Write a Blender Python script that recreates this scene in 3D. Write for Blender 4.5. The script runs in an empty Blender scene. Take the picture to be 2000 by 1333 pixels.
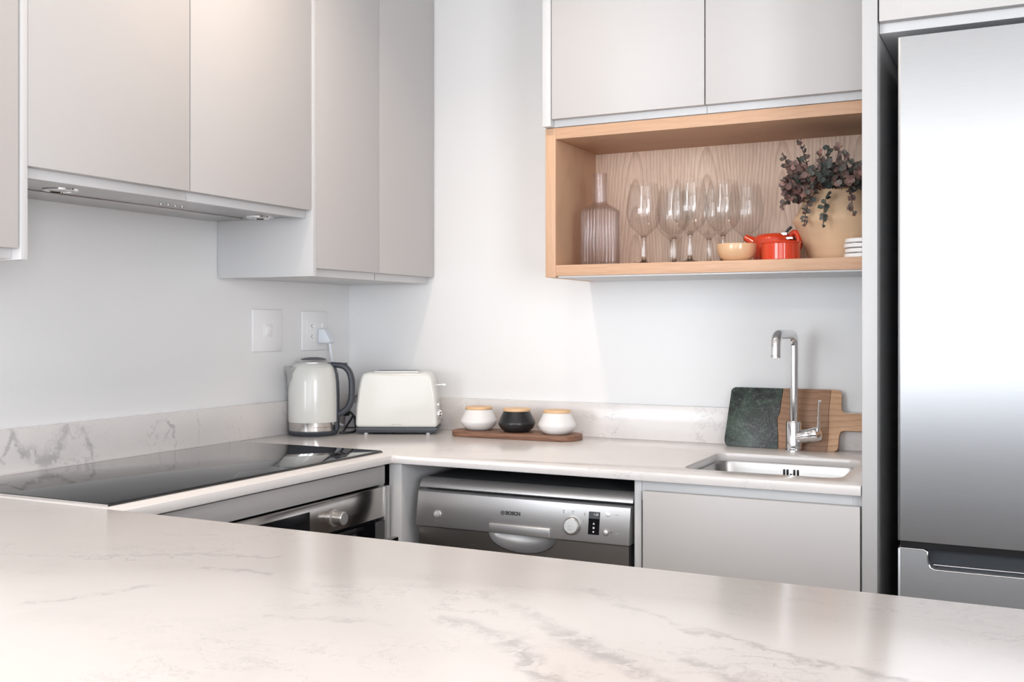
import bpy, bmesh, math, random
from mathutils import Vector, Matrix, Euler, Quaternion
PI = math.pi
R = math.radians
SC = bpy.context.scene
COL = SC.collection
random.seed(7)

# ------------------------------------------------------------------ camera
cam_d = bpy.data.cameras.new('camera'); cam = bpy.data.objects.new('camera', cam_d); COL.objects.link(cam)
cam_d.sensor_width = 36.0
cam_d.lens = 2038 / 2000 * 36.0
cam_d.shift_y = -33.5 / 2000
cam.location = (1.946, -2.749, 1.229)
cam.rotation_euler = (R(90), 0, R(26.44))
cam_d.clip_start = 0.05
SC.camera = cam

# ------------------------------------------------------------------ world, lights, exposure
SC.view_settings.view_transform = 'Standard'
SC.view_settings.look = 'None'
SC.view_settings.gamma = 1.0
SC.view_settings.use_curve_mapping = False
SC.view_settings.exposure = 0.72
SC.cycles.max_bounces = 10
SC.cycles.transparent_max_bounces = 24
SC.cycles.transmission_bounces = 12
SC.cycles.glossy_bounces = 6
SC.cycles.caustics_reflective = False
SC.cycles.caustics_refractive = False
w = bpy.data.worlds.new('sky'); SC.world = w; w.use_nodes = True
nt = w.node_tree; nt.nodes.clear()
bg = nt.nodes.new('ShaderNodeBackground'); bg.inputs[0].default_value = (0.86, 0.93, 1.0, 1); bg.inputs[1].default_value = 2.2
out = nt.nodes.new('ShaderNodeOutputWorld'); nt.links.new(bg.outputs[0], out.inputs[0])

def area(name, loc, rot, sx, sy, power, col, shape='RECTANGLE', spread=180):
    d = bpy.data.lights.new(name, 'AREA'); d.shape = shape; d.size = sx
    if shape == 'RECTANGLE': d.size_y = sy
    d.energy = power; d.color = col; d.spread = R(spread)
    o = bpy.data.objects.new(name, d); o.location = loc; o.rotation_euler = rot; COL.objects.link(o)
    return o
REAR = -6.5
# daylight standing in the two glazed openings of the rear wall (facing the kitchen, +y)
area('daylight_right', (2.45, REAR - 0.12, 1.30), (R(90), 0, 0), 2.2, 2.1, 14, (0.90, 0.95, 1.0))
area('daylight_left', (-0.55, REAR - 0.12, 1.30), (R(90), 0, 0), 2.1, 2.1, 82, (0.90, 0.95, 1.0))
area('added_side_daylight', (4.4 + 0.12, -4.6, 1.30), (0, R(90), 0), 2.1, 1.9, 110, (0.95, 0.97, 1.0))  # unseen side lamp, added to brighten the left wall and its doors
# warm ceiling lamps of the kitchen; living-room ones are added, unseen ambient fill
LAMPS = [(0.64, -1.0), (1.0, -1.05), (0.85, -2.4), (2.2, -2.5), (-1.2, -4.4), (0.6, -4.4), (2.4, -4.4)]
for (lx, ly) in LAMPS:
    if ly > -4: area('downlight_and_fill_glow', (lx, ly, 2.485), (0, 0, 0), 0.09, 0.09, {0: 2.5, 1: 1.5}.get(LAMPS.index((lx, ly)), 0.8), (1.0, 0.80, 0.62) if (lx, ly) != LAMPS[1] else (1.0, 0.92, 0.84), 'DISK', {0: 125, 1: 150}.get(LAMPS.index((lx, ly)), 90))
    else: area('downlight_and_fill_glow', (lx, ly, 2.485), (0, 0, 0), 0.09, 0.09, 9.0, (1.0, 0.93, 0.86), 'DISK', 180)

# ------------------------------------------------------------------ material helpers
class NG:
    def __init__(s, name):
        s.m = bpy.data.materials.new(name); s.m.use_nodes = True; s.t = s.m.node_tree
        s.t.nodes.clear(); s.out = s.n('ShaderNodeOutputMaterial')
    def n(s, k, **kw):
        q = s.t.nodes.new(k)
        for a, b in kw.items(): setattr(q, a, b)
        return q
    def l(s, a, b): s.t.links.new(a, b)
    def math(s, op, a, b=None, c=None, clamp=False):
        q = s.n('ShaderNodeMath', operation=op, use_clamp=clamp)
        for i, v in enumerate((a, b, c)):
            if v is None: continue
            if isinstance(v, (int, float)): q.inputs[i].default_value = v
            else: s.l(v, q.inputs[i])
        return q.outputs[0]
    def vmath(s, op, a, b=None, sc=None):
        q = s.n('ShaderNodeVectorMath', operation=op)
        for i, v in enumerate((a, b)):
            if v is None: continue
            if isinstance(v, (tuple, list)): q.inputs[i].default_value = v
            else: s.l(v, q.inputs[i])
        if sc is not None: q.inputs['Scale'].default_value = sc
        return q.outputs['Value'] if op in ('LENGTH', 'DOT_PRODUCT', 'DISTANCE') else q.outputs[0]
    def pos(s): return s.n('ShaderNodeNewGeometry').outputs['Position']
    def objco(s): return s.n('ShaderNodeTexCoord').outputs['Object']
    def scale(s, v, xyz): return s.vmath('MULTIPLY', v, xyz)
    def noise(s, v, scale, detail=4, rough=0.5, dist=0.0, col=False):
        q = s.n('ShaderNodeTexNoise'); s.l(v, q.inputs['Vector'])
        q.inputs['Scale'].default_value = scale; q.inputs['Detail'].default_value = detail
        q.inputs['Roughness'].default_value = rough; q.inputs['Distortion'].default_value = dist
        return q.outputs['Color' if col else 'Fac']
    def ramp(s, f, stops, interp='LINEAR'):
        q = s.n('ShaderNodeValToRGB'); s.l(f, q.inputs[0]); cr = q.color_ramp; cr.interpolation = interp
        while len(cr.elements) < len(stops): cr.elements.new(0.5)
        for e, (p, c) in zip(cr.elements, stops):
            e.position = p; e.color = (c, c, c, 1) if isinstance(c, (int, float)) else (*c, 1)
        return q.outputs[0]
    def mix(s, f, a, b, mode='MIX'):
        q = s.n('ShaderNodeMix', data_type='RGBA', blend_type=mode)
        for i, v in ((0, f), (6, a), (7, b)):
            if isinstance(v, (int, float)): q.inputs[i].default_value = v
            elif isinstance(v, (tuple, list)): q.inputs[i].default_value = (*v, 1)
            else: s.l(v, q.inputs[i])
        return q.outputs[2]
    def maprange(s, v, a, b, c, d, smooth=False):
        q = s.n('ShaderNodeMapRange', interpolation_type='SMOOTHSTEP' if smooth else 'LINEAR')
        s.l(v, q.inputs[0])
        for i, x in enumerate((a, b, c, d)): q.inputs[i + 1].default_value = x
        return q.outputs[0]
    def bsdf(s, col=(.8, .8, .8), rough=0.5, metal=0.0, ior=1.45, trans=0.0, coat=0.0, spec=None, bump=None, bump_s=0.1, bump_d=0.001, alpha=1, aniso=0, sub=0):
        q = s.n('ShaderNodeBsdfPrincipled')
        def put(k, v):
            if isinstance(v, (int, float)): q.inputs[k].default_value = v
            elif isinstance(v, (tuple, list)): q.inputs[k].default_value = (*v, 1)
            else: s.l(v, q.inputs[k])
        put('Base Color', col); put('Roughness', rough); put('Metallic', metal); put('IOR', ior)
        put('Transmission Weight', trans); put('Coat Weight', coat); put('Alpha', alpha)
        q.inputs['Coat Roughness'].default_value = 0.05
        if aniso: q.inputs['Anisotropic'].default_value = aniso
        if spec is not None: put('Specular IOR Level', spec)
        if sub: q.inputs['Subsurface Weight'].default_value = sub; q.inputs['Subsurface Scale'].default_value = 0.01
        if bump is not None:
            b = s.n('ShaderNodeBump'); b.inputs['Strength'].default_value = bump_s; b.inputs['Distance'].default_value = bump_d
            s.l(bump, b.inputs['Height']); s.l(b.outputs[0], q.inputs['Normal'])
        s.l(q.outputs[0], s.out.inputs[0]); s.q = q
        return s.m

def sRGB(r, g, b):
    f = lambda c: (c / 255 / 12.92) if c / 255 <= .04045 else ((c / 255 + .055) / 1.055) ** 2.4
    return (f(r), f(g), f(b))

def simple(name, col, rough=0.5, metal=0.0, var=0.0, nscale=30, **kw):
    g = NG(name)
    n = g.noise(g.objco(), nscale, 3)
    c = g.mix(g.math('MULTIPLY', n, var), col, tuple(x * .7 for x in col)) if var else g.mix(g.math('MULTIPLY', n, 0.04), col, tuple(x * .85 for x in col))
    return g.bsdf(c, rough, metal, **kw)

def m_paint(name, col, rough, bump=0.03):
    g = NG(name); p = g.pos()
    n = g.noise(p, 220, 3); big = g.noise(p, 1.3, 2)
    c = g.mix(g.math('MULTIPLY', big, .06), col, tuple(x * .85 for x in col))
    return g.bsdf(c, rough, bump=n, bump_s=bump, bump_d=.001)

def m_steel(name, col, rough, axis='x', amt=.06, aniso=0.0):
    g = NG(name); p = g.pos()
    sc = {'x': (3, 260, 260), 'y': (260, 3, 260), 'z': (260, 260, 3)}[axis]
    n = g.noise(g.scale(p, sc), 3, 4, .6)
    c = g.mix(g.maprange(n, .3, .7, 0, .25), col, tuple(x * .82 for x in col))
    r = g.maprange(n, .3, .7, rough - amt / 2, rough + amt / 2)
    return g.bsdf(c, r, 1.0, bump=n, bump_s=.05, bump_d=.0004, aniso=aniso)

def vein_group():
    ng = bpy.data.node_groups.new('vein_segment', 'ShaderNodeTree')
    for nm, st in (('P', 'NodeSocketVector'), ('A', 'NodeSocketVector'), ('AB', 'NodeSocketVector'), ('W', 'NodeSocketFloat')):
        ng.interface.new_socket(nm, in_out='INPUT', socket_type=st)
    ng.interface.new_socket('Fac', in_out='OUTPUT', socket_type='NodeSocketFloat')
    gi = ng.nodes.new('NodeGroupInput'); go = ng.nodes.new('NodeGroupOutput')
    def vm(op, a, b):
        q = ng.nodes.new('ShaderNodeVectorMath'); q.operation = op
        ng.links.new(a, q.inputs[0])
        if b is not None: ng.links.new(b, q.inputs[1])
        return q
    pa = vm('SUBTRACT', gi.outputs['P'], gi.outputs['A']).outputs[0]
    d1 = vm('DOT_PRODUCT', pa, gi.outputs['AB']).outputs['Value']
    d2 = vm('DOT_PRODUCT', gi.outputs['AB'], gi.outputs['AB']).outputs['Value']
    dv = ng.nodes.new('ShaderNodeMath'); dv.operation = 'DIVIDE'; dv.use_clamp = True
    ng.links.new(d1, dv.inputs[0]); ng.links.new(d2, dv.inputs[1])
    sc = ng.nodes.new('ShaderNodeVectorMath'); sc.operation = 'SCALE'
    ng.links.new(gi.outputs['AB'], sc.inputs[0]); ng.links.new(dv.outputs[0], sc.inputs['Scale'])
    df = vm('SUBTRACT', pa, sc.outputs[0]).outputs[0]
    ln = vm('LENGTH', df, None).outputs['Value']
    mr = ng.nodes.new('ShaderNodeMapRange'); mr.interpolation_type = 'SMOOTHSTEP'
    ng.links.new(ln, mr.inputs[0]); mr.inputs[1].default_value = 0; ng.links.new(gi.outputs['W'], mr.inputs[2])
    mr.inputs[3].default_value = 1; mr.inputs[4].default_value = 0
    ng.links.new(mr.outputs[0], go.inputs[0])
    return ng
VG = vein_group()
# veins of the quartz slabs, as stretches in the slab (world metres): start, end, half width, strength
VEINS = [
    ((1.386, -1.774, .91), (1.474, -1.803, .91), .016, .8), ((1.474, -1.803, .91), (1.567, -1.905, .91), .018, 1),
    ((1.567, -1.905, .91), (1.62, -2.05, .91), .020, 1),
    ((1.37, -1.66, .91), (1.52, -1.76, .91), .012, .6), ((1.52, -1.76, .91), (1.62, -1.84, .91), .017, 1), ((1.62, -1.84, .91), (1.70, -1.87, .91), .012, .9),
    ((1.65, -1.775, .91), (1.705, -1.80, .91), .010, .8), ((1.705, -1.80, .91), (1.745, -1.86, .91), .018, 1),
    ((1.62, -1.70, .91), (1.76, -1.74, .91), .007, .8), ((1.76, -1.74, .91), (1.90, -1.78, .91), .009, .9), ((1.90, -1.78, .91), (2.05, -1.80, .91), .007, .4),
    ((1.46, -1.58, .91), (1.56, -1.66, .91), .010, .5), ((1.56, -1.66, .91), (1.66, -1.70, .91), .008, .5),
    ((1.16, -1.72, .91), (1.30, -1.66, .91), .010, .35), ((1.20, -1.85, .91), (1.34, -1.82, .91), .006, .5),
    ((0.92, -1.92, .91), (1.00, -1.80, .91), .009, .6), ((0.98, -1.70, .91), (1.06, -1.70, .91), .010, .6), ((0.80, -1.72, .91), (1.02, -1.60, .91), .005, .5),
    # left upstand: a cloudy network and two cracks
    ((.02, -1.24, 1.00), (.02, -1.22, .95), .010, 1), ((.02, -1.22, .95), (.02, -1.13, .945), .020, 1), ((.02, -1.13, .945), (.02, -1.10, .99), .015, .9),
    ((.02, -1.24, .99), (.02, -1.27, .93), .008, 1), ((.02, -1.27, .93), (.02, -1.35, .915), .008, 1), ((.02, -1.05, .985), (.02, -1.03, .95), .012, 1), ((.02, -1.03, .95), (.02, -1.03, .91), .006, .9),
    ((.02, -1.09, .985), (.02, -1.03, .94), .004, .7), ((.02, -.82, .995), (.02, -.79, .95), .005, 1), ((.02, -.79, .95), (.02, -.775, .915), .005, 1),
    ((.02, -.70, 1.0), (.02, -.68, .97), .004, .8), ((.02, -.68, .97), (.02, -.685, .915), .003, .6), ((.02, -1.37, .93), (.02, -1.36, .91), .006, .8), ((.02, -.36, .98), (.02, -.31, .93), .010, .35),
]
def m_marble():
    g = NG('white_quartz'); p = g.pos()
    nc = g.noise(p, 9, 4, .6, col=True); nc2 = g.noise(p, 55, 4, .65, col=True)
    off = g.vmath('SUBTRACT', nc, (.5, .5, .5)); off = g.vmath('MULTIPLY', off, (.085, .085, .085))
    off2 = g.vmath('SUBTRACT', nc2, (.5, .5, .5)); off2 = g.vmath('MULTIPLY', off2, (.03, .03, .03))
    pd = g.vmath('ADD', g.vmath('ADD', p, off), off2)
    # keep distances on the slab: squash the noise across the slab by using full distortion in plane only a little
    spz = g.n('ShaderNodeSeparateXYZ'); g.l(p, spz.inputs[0])
    up = g.math('GREATER_THAN', spz.outputs[2], .9105)
    pC = g.vmath('ADD', g.vmath('MULTIPLY', pd, (1, 1, 0)), (0, 0, .91))
    pU = g.vmath('ADD', g.vmath('MULTIPLY', pd, (0, 1, 1)), (.02, 0, 0))
    acc = None
    for a, b, wd, st in VEINS:
        isup = a[0] == .02
        q = g.n('ShaderNodeGroup'); q.node_tree = VG
        g.l(pU if isup else pC, q.inputs['P']); q.inputs['A'].default_value = a
        q.inputs['AB'].default_value = tuple(b[i] - a[i] for i in range(3)); q.inputs['W'].default_value = wd * (1.3 if isup else 1.6)
        f = g.math('MULTIPLY', g.math('MULTIPLY', q.outputs[0], st), up if isup else g.math('SUBTRACT', 1.0, up))
        acc = f if acc is None else g.math('MAXIMUM', acc, f)
    brk = g.maprange(g.noise(pd, 42, 4, .6), .40, .54, .12, 1)
    acc = g.math('MULTIPLY', acc, brk, clamp=True)
    # fine random streaks, stretched along x
    ps = g.scale(pd, (1.0, 2.6, 2.6))
    n1 = g.noise(ps, 4.2, 6, .6, .6)
    thin = g.maprange(g.math('ABSOLUTE', g.math('SUBTRACT', n1, .5)), 0, .014, 1, 0, True)
    mask = g.maprange(g.noise(p, 3.1, 3), .50, .66, 0, .75, True)
    thin = g.math('MULTIPLY', thin, mask)
    n2 = g.noise(g.scale(pd, (1, 1.6, 1.6)), 7, 5, .6, .8)
    thin2 = g.maprange(g.math('ABSOLUTE', g.math('SUBTRACT', n2, .47)), 0, .012, 1, 0, True)
    thin2 = g.math('MULTIPLY', thin2, g.maprange(g.noise(p, 2.3, 2), .50, .62, 0, .4, True))
    v = g.math('MAXIMUM', acc, g.math('MAXIMUM', thin, thin2))
    blot = g.maprange(g.noise(pd, 6, 5, .6), .48, .75, 0, .30, True)
    base = g.mix(blot, (.76, .725, .71), (.63, .60, .595))
    c = g.mix(g.math('MULTIPLY', v, .68), base, (.40, .375, .385))
    return g.bsdf(c, .20, ior=1.5)

def m_oak(name, light, dark, axis='x', arches=False, k=1.0):
    g = NG(name); p = g.pos()
    sep = g.n('ShaderNodeSeparateXYZ'); g.l(p, sep.inputs[0])
    sc = {'x': (1.5, 22, 22), 'y': (22, 1.5, 22), 'z': (22, 22, 1.5)}[axis]
    wob = g.noise(g.scale(p, (2.5, 2.5, 1.2)), 1.6, 3, .5)
    if arches:
        X = g.math('PINGPONG', g.math('ADD', sep.outputs[0], .13), .10)
        X = g.math('SUBTRACT', X, .10)
        X = g.math('ADD', X, g.math('MULTIPLY', g.math('SUBTRACT', wob, .5), .05))
        Zr = g.math('MULTIPLY', g.math('SUBTRACT', sep.outputs[2], 1.33), .11)
        r = g.math('SQRT', g.math('ADD', g.math('MULTIPLY', X, X), g.math('MULTIPLY', Zr, Zr)))
        ring = g.math('FRACT', g.math('MULTIPLY', r, 120))
    else:
        a = sep.outputs[2] if axis != 'z' else sep.outputs[0]
        a = g.math('ADD', a, g.math('MULTIPLY', g.math('SUBTRACT', wob, .5), .06))
        ring = g.math('FRACT', g.math('MULTIPLY', a, 70))
    ringm = g.ramp(ring, [(0, 0.0), (.55, .25), (.9, 1.0), (1.0, .1)])
    fine = g.noise(g.scale(p, sc), 12, 5, .65)
    finem = g.maprange(fine, .35, .7, 0, 1)
    f = g.math('ADD', g.math('MULTIPLY', ringm, .48 * k), g.math('MULTIPLY', finem, .45), clamp=True)
    big = g.noise(g.scale(p, tuple(x * .25 for x in sc)), 2, 2)
    f = g.math('ADD', f, g.maprange(big, .3, .7, -.15, .15), clamp=True)
    c = g.mix(f, light, dark)
    return g.bsdf(c, .5, bump=fine, bump_s=.12, bump_d=.0005)

M = {}
M['wall'] = m_paint('white_wall_paint', (.84, .84, .845), .55)
M['ceiling'] = m_paint('ceiling_paint', (.88, .88, .87), .7)
M['cab'] = m_paint('grey_cabinet_lacquer', (.545, .525, .52), .4, .01)
M['cab_side'] = m_paint('pale_grey_board', (.64, .64, .65), .42, .01)
M['quartz'] = m_marble()
M['tall_panel'] = m_paint('tall_panel_board', (.52, .515, .52), .42, .01)
M['oak_front'] = m_oak('oak_edge', (.62, .39, .255), (.49, .285, .175), 'x', k=.6)
M['oak_side'] = m_oak('oak_side', (.62, .39, .255), (.49, .285, .175), 'z', k=.5)
M['oak_back'] = m_oak('oak_back_panel', (.78, .59, .46), (.44, .28, .20), 'z', True, 1.0)
M['steel_x'] = m_steel('brushed_steel', (.60, .585, .575), .30, 'x')
M['steel_y'] = m_steel('oven_steel', (.46, .43, .41), .16, 'y', .04)
M['hoodsteel'] = m_steel('hood_steel', (.50, .48, .47), .30, 'y')
M['fridge'] = m_steel('fridge_steel', (.57, .585, .61), .42, 'x', .04)
M['fridge_side'] = simple('fridge_side_grey', (.10, .105, .115), .5)
M['sink'] = m_steel('sink_steel', (.42, .41, .405), .34, 'x')
M['silver'] = simple('silver_paint', (.62, .615, .62), .40, .85)
M['silver_lt'] = simple('silver_button', (.56, .55, .54), .32, .85)
M['dwdoor'] = m_steel('dishwasher_door_steel', (.40, .37, .35), .34, 'x')
M['chrome'] = simple('chrome', (.82, .82, .83), .06, 1.0)
M['spout'] = simple('spout_steel', (.86, .85, .84), .25, .35)
M['black'] = simple('black_plastic', (.012, .012, .014), .35)
M['blackgloss'] = simple('black_gloss', (.006, .006, .008), .04)
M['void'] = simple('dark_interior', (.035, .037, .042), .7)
M['hob'] = simple('hob_glass', (.010, .011, .012), .025, ior=1.55)
M['grey_plastic'] = simple('slate_plastic', (.055, .062, .075), .38)
M['cream'] = simple('cream_enamel', (.70, .70, .67), .22, coat=.3)
M['white_plastic'] = simple('white_plastic', (.88, .88, .89), .3)
M['plug_white'] = simple('plug_white', (.78, .82, .88), .35)
M['white_ceramic'] = simple('white_ceramic', (.80, .785, .78), .35)
M['black_ceramic'] = simple('black_ceramic', (.018, .018, .020), .28)
M['bamboo'] = m_oak('bamboo', (.78, .52, .30), (.62, .37, .18), 'x', k=.4)
M['walnut'] = m_oak('acacia_wood', (.30, .155, .095), (.12, .055, .035), 'x')
M['boardwood'] = m_oak('board_wood', (.42, .235, .14), (.20, .105, .06), 'x', k=.9)
M['boardpale'] = m_oak('board_pale_wood', (.66, .41, .25), (.42, .22, .12), 'x')
M['red'] = simple('red_glaze', (.66, .055, .018), .12, coat=.4)
M['tan_glaze'] = simple('tan_glaze', (.70, .44, .26), .15, coat=.3)
M['coaster'] = simple('white_resin', (.84, .83, .83), .45)
M['rubber'] = simple('black_rubber', (.02, .02, .02), .6)
M['floor'] = m_oak('floor_oak', (.46, .40, .35), (.33, .27, .23), 'x')
M['frame'] = simple('window_frame_grey', (.12, .12, .13), .4)
M['print'] = simple('print_dark', (.04, .04, .045), .5)
M['print_grey'] = simple('print_grey', (.34, .35, .37), .5)
M['print_red'] = simple('print_brown', (.30, .20, .19), .5)
M['print_white'] = simple('print_white', (.75, .76, .78), .5)
M['beige'] = simple('beige_plastic', (.42, .40, .38), .5)
M['extension'] = simple('pale_grey_plastic', (.72, .72, .76), .4)

def m_clay():
    g = NG('sand_clay'); p = g.pos()
    n = g.noise(g.scale(p, (1, 1, 4)), 9, 5, .6); f = g.noise(p, 180, 3)
    return g.bsdf(g.mix(n, (.76, .54, .35), (.62, .42, .27)), .8, bump=f, bump_s=.25, bump_d=.001)
M['clay'] = m_clay()
def m_green():
    g = NG('green_marble'); p = g.pos()
    a = g.noise(p, 14, 8, .7, 1.2); b = g.noise(p, 90, 5, .75)
    c = g.ramp(a, [(.3, (.006, .008, .009)), (.47, (.014, .020, .020)), (.58, (.035, .060, .045)), (.72, (.075, .105, .07))])
    sp = g.maprange(b, .56, .74, 0, .75)
    c = g.mix(sp, c, (.20, .22, .20))
    cr = g.maprange(g.math('ABSOLUTE', g.math('SUBTRACT', g.noise(p, 20, 5, .6, 1.5), .5)), 0, .012, .35, 0)
    c = g.mix(cr, c, (.35, .38, .35))
    return g.bsdf(c, .35)
M['green'] = m_green()
def m_leaf():
    g = NG('eucalyptus_leaf'); at = g.n('ShaderNodeAttribute', attribute_name='tint')
    c = g.ramp(at.outputs['Fac'], [(0, (.045, .055, .050)), (.3, (.095, .105, .092)), (.55, (.15, .11, .10)), (.8, (.20, .105, .090)), (1, (.30, .17, .15))])
    return g.bsdf(c, .6)
M['leaf'] = m_leaf()
M['stem'] = simple('twig', (.10, .065, .055), .7)
def m_glass(name, tint=(1, 1, 1), refr=.0):
    g = NG(name)
    fr = g.n('ShaderNodeFresnel'); bf = g.n('ShaderNodeNewGeometry').outputs['Backfacing']
    g.l(g.maprange(bf, 0, 1, 1.5, 1 / 1.5), fr.inputs['IOR'])
    gl_ = g.n('ShaderNodeBsdfGlossy'); gl_.inputs['Roughness'].default_value = .02
    t = g.n('ShaderNodeBsdfTransparent'); t.inputs[0].default_value = (*[  .993 * c for c in tint], 1)
    q = g.n('ShaderNodeBsdfGlass'); q.inputs['IOR'].default_value = 1.48; q.inputs['Color'].default_value = (*tint, 1); q.inputs['Roughness'].default_value = 0
    m1 = g.n('ShaderNodeMixShader'); m1.inputs[0].default_value = refr
    g.l(t.outputs[0], m1.inputs[1]); g.l(q.outputs[0], m1.inputs[2])
    m2 = g.n('ShaderNodeMixShader'); g.l(g.math('MULTIPLY', fr.outputs[0], .8, clamp=True), m2.inputs[0]); g.l(m1.outputs[0], m2.inputs[1]); g.l(gl_.outputs[0], m2.inputs[2])
    g.l(m2.outputs[0], g.out.inputs[0])
    return g.m
M['glass'] = m_glass('clear_glass')
M['glass_solid'] = m_glass('stem_glass', (1, 1, 1), .75)
M['carafe_glass'] = m_glass('ribbed_glass', (1, .99, 1), .18)
def m_pane():
    g = NG('window_pane_glass')
    t = g.n('ShaderNodeBsdfTransparent'); q = g.n('ShaderNodeBsdfGlossy'); q.inputs['Roughness'].default_value = .02
    mx = g.n('ShaderNodeMixShader'); mx.inputs[0].default_value = .06
    g.l(t.outputs[0], mx.inputs[1]); g.l(q.outputs[0], mx.inputs[2]); g.l(mx.outputs[0], g.out.inputs[0]); return g.m
M['pane'] = m_pane()
def m_emit():
    g = NG('lamp_diffuser'); e = g.n('ShaderNodeEmission'); e.inputs[0].default_value = (1, .85, .7, 1); e.inputs[1].default_value = 4
    g.l(e.outputs[0], g.out.inputs[0]); return g.m
M['lamp_on'] = m_emit()

# ------------------------------------------------------------------ mesh helpers
def nb(): return bmesh.new()
def box(bm, x0, x1, y0, y1, z0, z1, b=0.0, seg=2, mi=0):
    t = bmesh.new()
    vs = [t.verts.new((x, y, z)) for x in (x0, x1) for y in (y0, y1) for z in (z0, z1)]
    for f in ((0, 1, 3, 2), (4, 6, 7, 5), (0, 4, 5, 1), (2, 3, 7, 6), (0, 2, 6, 4), (1, 5, 7, 3)):
        t.faces.new([vs[i] for i in f])
    bmesh.ops.recalc_face_normals(t, faces=t.faces)
    if b > 0: bmesh.ops.bevel(t, geom=list(t.edges), offset=b, segments=seg, profile=.5, affect='EDGES')
    merge(bm, t); return bm
def merge(bm, t, mat=None):
    if mat is not None: bmesh.ops.transform(t, matrix=mat, verts=t.verts)
    me = bpy.data.meshes.new('tmp'); t.to_mesh(me); bm.from_mesh(me); bpy.data.meshes.remove(me); t.free()
def lathe(bm, prof, c=(0, 0, 0), n=64, mat=None, fr=None, close=False):
    """prof: [(r, z)]; a point with r == 0 is a pole; close joins last ring to first"""
    t = bmesh.new(); rings = []
    for (r, z) in prof:
        if r <= 1e-6: rings.append([t.verts.new((0, 0, z))])
        else:
            ring = []
            for i in range(n):
                a = 2 * PI * i / n; rr = r * (fr(a, z, r) if fr else 1)
                ring.append(t.verts.new((rr * math.cos(a), rr * math.sin(a), z)))
            rings.append(ring)
    pairs = list(zip(rings, rings[1:]))
    if close: pairs.append((rings[-1], rings[0]))
    for A, B in pairs:
        if len(A) == 1 and len(B) == 1: continue
        for i in range(n):
            j = (i + 1) % n
            if len(A) == 1: t.faces.new((A[0], B[j], B[i]))
            elif len(B) == 1: t.faces.new((A[i], A[j], B[0]))
            else: t.faces.new((A[i], A[j], B[j], B[i]))
    bmesh.ops.recalc_face_normals(t, faces=t.faces)
    mm = Matrix.Translation(c) @ (mat if mat is not None else Matrix.Identity(4))
    merge(bm, t, mm); return bm
def tube(bm, pts, r, n=12, cap=True, sy=1.0, up=None):
    pts = [Vector(p) for p in pts]; t = bmesh.new(); rings = []
    rs = r if isinstance(r, (list, tuple)) else [r] * len(pts)
    nrm = None
    for i, p in enumerate(pts):
        tg = (pts[min(i + 1, len(pts) - 1)] - pts[max(i - 1, 0)]).normalized()
        if nrm is None:
            a = Vector(up) if up else (Vector((0, 0, 1)) if abs(tg.z) < .9 else Vector((0, 1, 0)))
            nrm = (a - tg * a.dot(tg)).normalized()
        else: nrm = (nrm - tg * nrm.dot(tg)).normalized()
        bn = tg.cross(nrm)
        rings.append([t.verts.new(p + nrm * (math.cos(2 * PI * k / n) * rs[i]) + bn * (math.sin(2 * PI * k / n) * rs[i] * sy)) for k in range(n)])
    for A, B in zip(rings, rings[1:]):
        for k in range(n): t.faces.new((A[k], A[(k + 1) % n], B[(k + 1) % n], B[k]))
    if cap: t.faces.new(list(reversed(rings[0]))); t.faces.new(rings[-1])
    bmesh.ops.recalc_face_normals(t, faces=t.faces)
    merge(bm, t); return bm
def spline(pts, k=8):
    P = [Vector(p) for p in pts]; out = []
    for i in range(len(P) - 1):
        p0 = P[max(i - 1, 0)]; p1 = P[i]; p2 = P[i + 1]; p3 = P[min(i + 2, len(P) - 1)]
        for j in range(k):
            t = j / k
            out.append(.5 * ((2 * p1) + (-p0 + p2) * t + (2 * p0 - 5 * p1 + 4 * p2 - p3) * t * t + (-p0 + 3 * p1 - 3 * p2 + p3) * t ** 3))
    out.append(P[-1]); return out
def rrect(x0, x1, y0, y1, r, n=6):
    o = []
    for cx, cy, a in ((x1 - r, y1 - r, 0), (x0 + r, y1 - r, 90), (x0 + r, y0 + r, 180), (x1 - r, y0 + r, 270)):
        for i in range(n + 1):
            t = R(a + 90 * i / n); o.append((cx + r * math.cos(t), cy + r * math.sin(t)))
    return o
def prism(bm, poly, axis, a, b, bev=0.0, seg=2, holes=()):
    """extrude a 2D outline along axis from a to b; (u,v) = xy for z, xz for y, yz for x"""
    def P(u, v, w): return {'z': (u, v, w), 'y': (u, w, v), 'x': (w, u, v)}[axis]
    t = bmesh.new()
    loops = [poly] + list(holes); edges = []
    if holes:
        for L in loops:
            vs = [t.verts.new(P(u, v, a)) for u, v in L]
            edges += [t.edges.new((vs[i], vs[(i + 1) % len(vs)])) for i in range(len(vs))]
        bmesh.ops.triangle_fill(t, use_beauty=True, use_dissolve=False, edges=edges)
        fs = list(t.faces)
    else: fs = [t.faces.new([t.verts.new(P(u, v, a)) for u, v in poly])]
    ex = bmesh.ops.extrude_face_region(t, geom=fs)
    vv = [g for g in ex['geom'] if isinstance(g, bmesh.types.BMVert)]
    bmesh.ops.translate(t, verts=vv, vec=Vector(P(0, 0, b - a)))
    bmesh.ops.recalc_face_normals(t, faces=t.faces)
    if bev:
        es = [e for e in t.edges if len(e.link_faces) == 2 and e.calc_face_angle(0) > R(50)]
        bmesh.ops.bevel(t, geom=es, offset=bev, segments=seg, profile=.5, affect='EDGES')
    merge(bm, t); return bm

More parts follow.
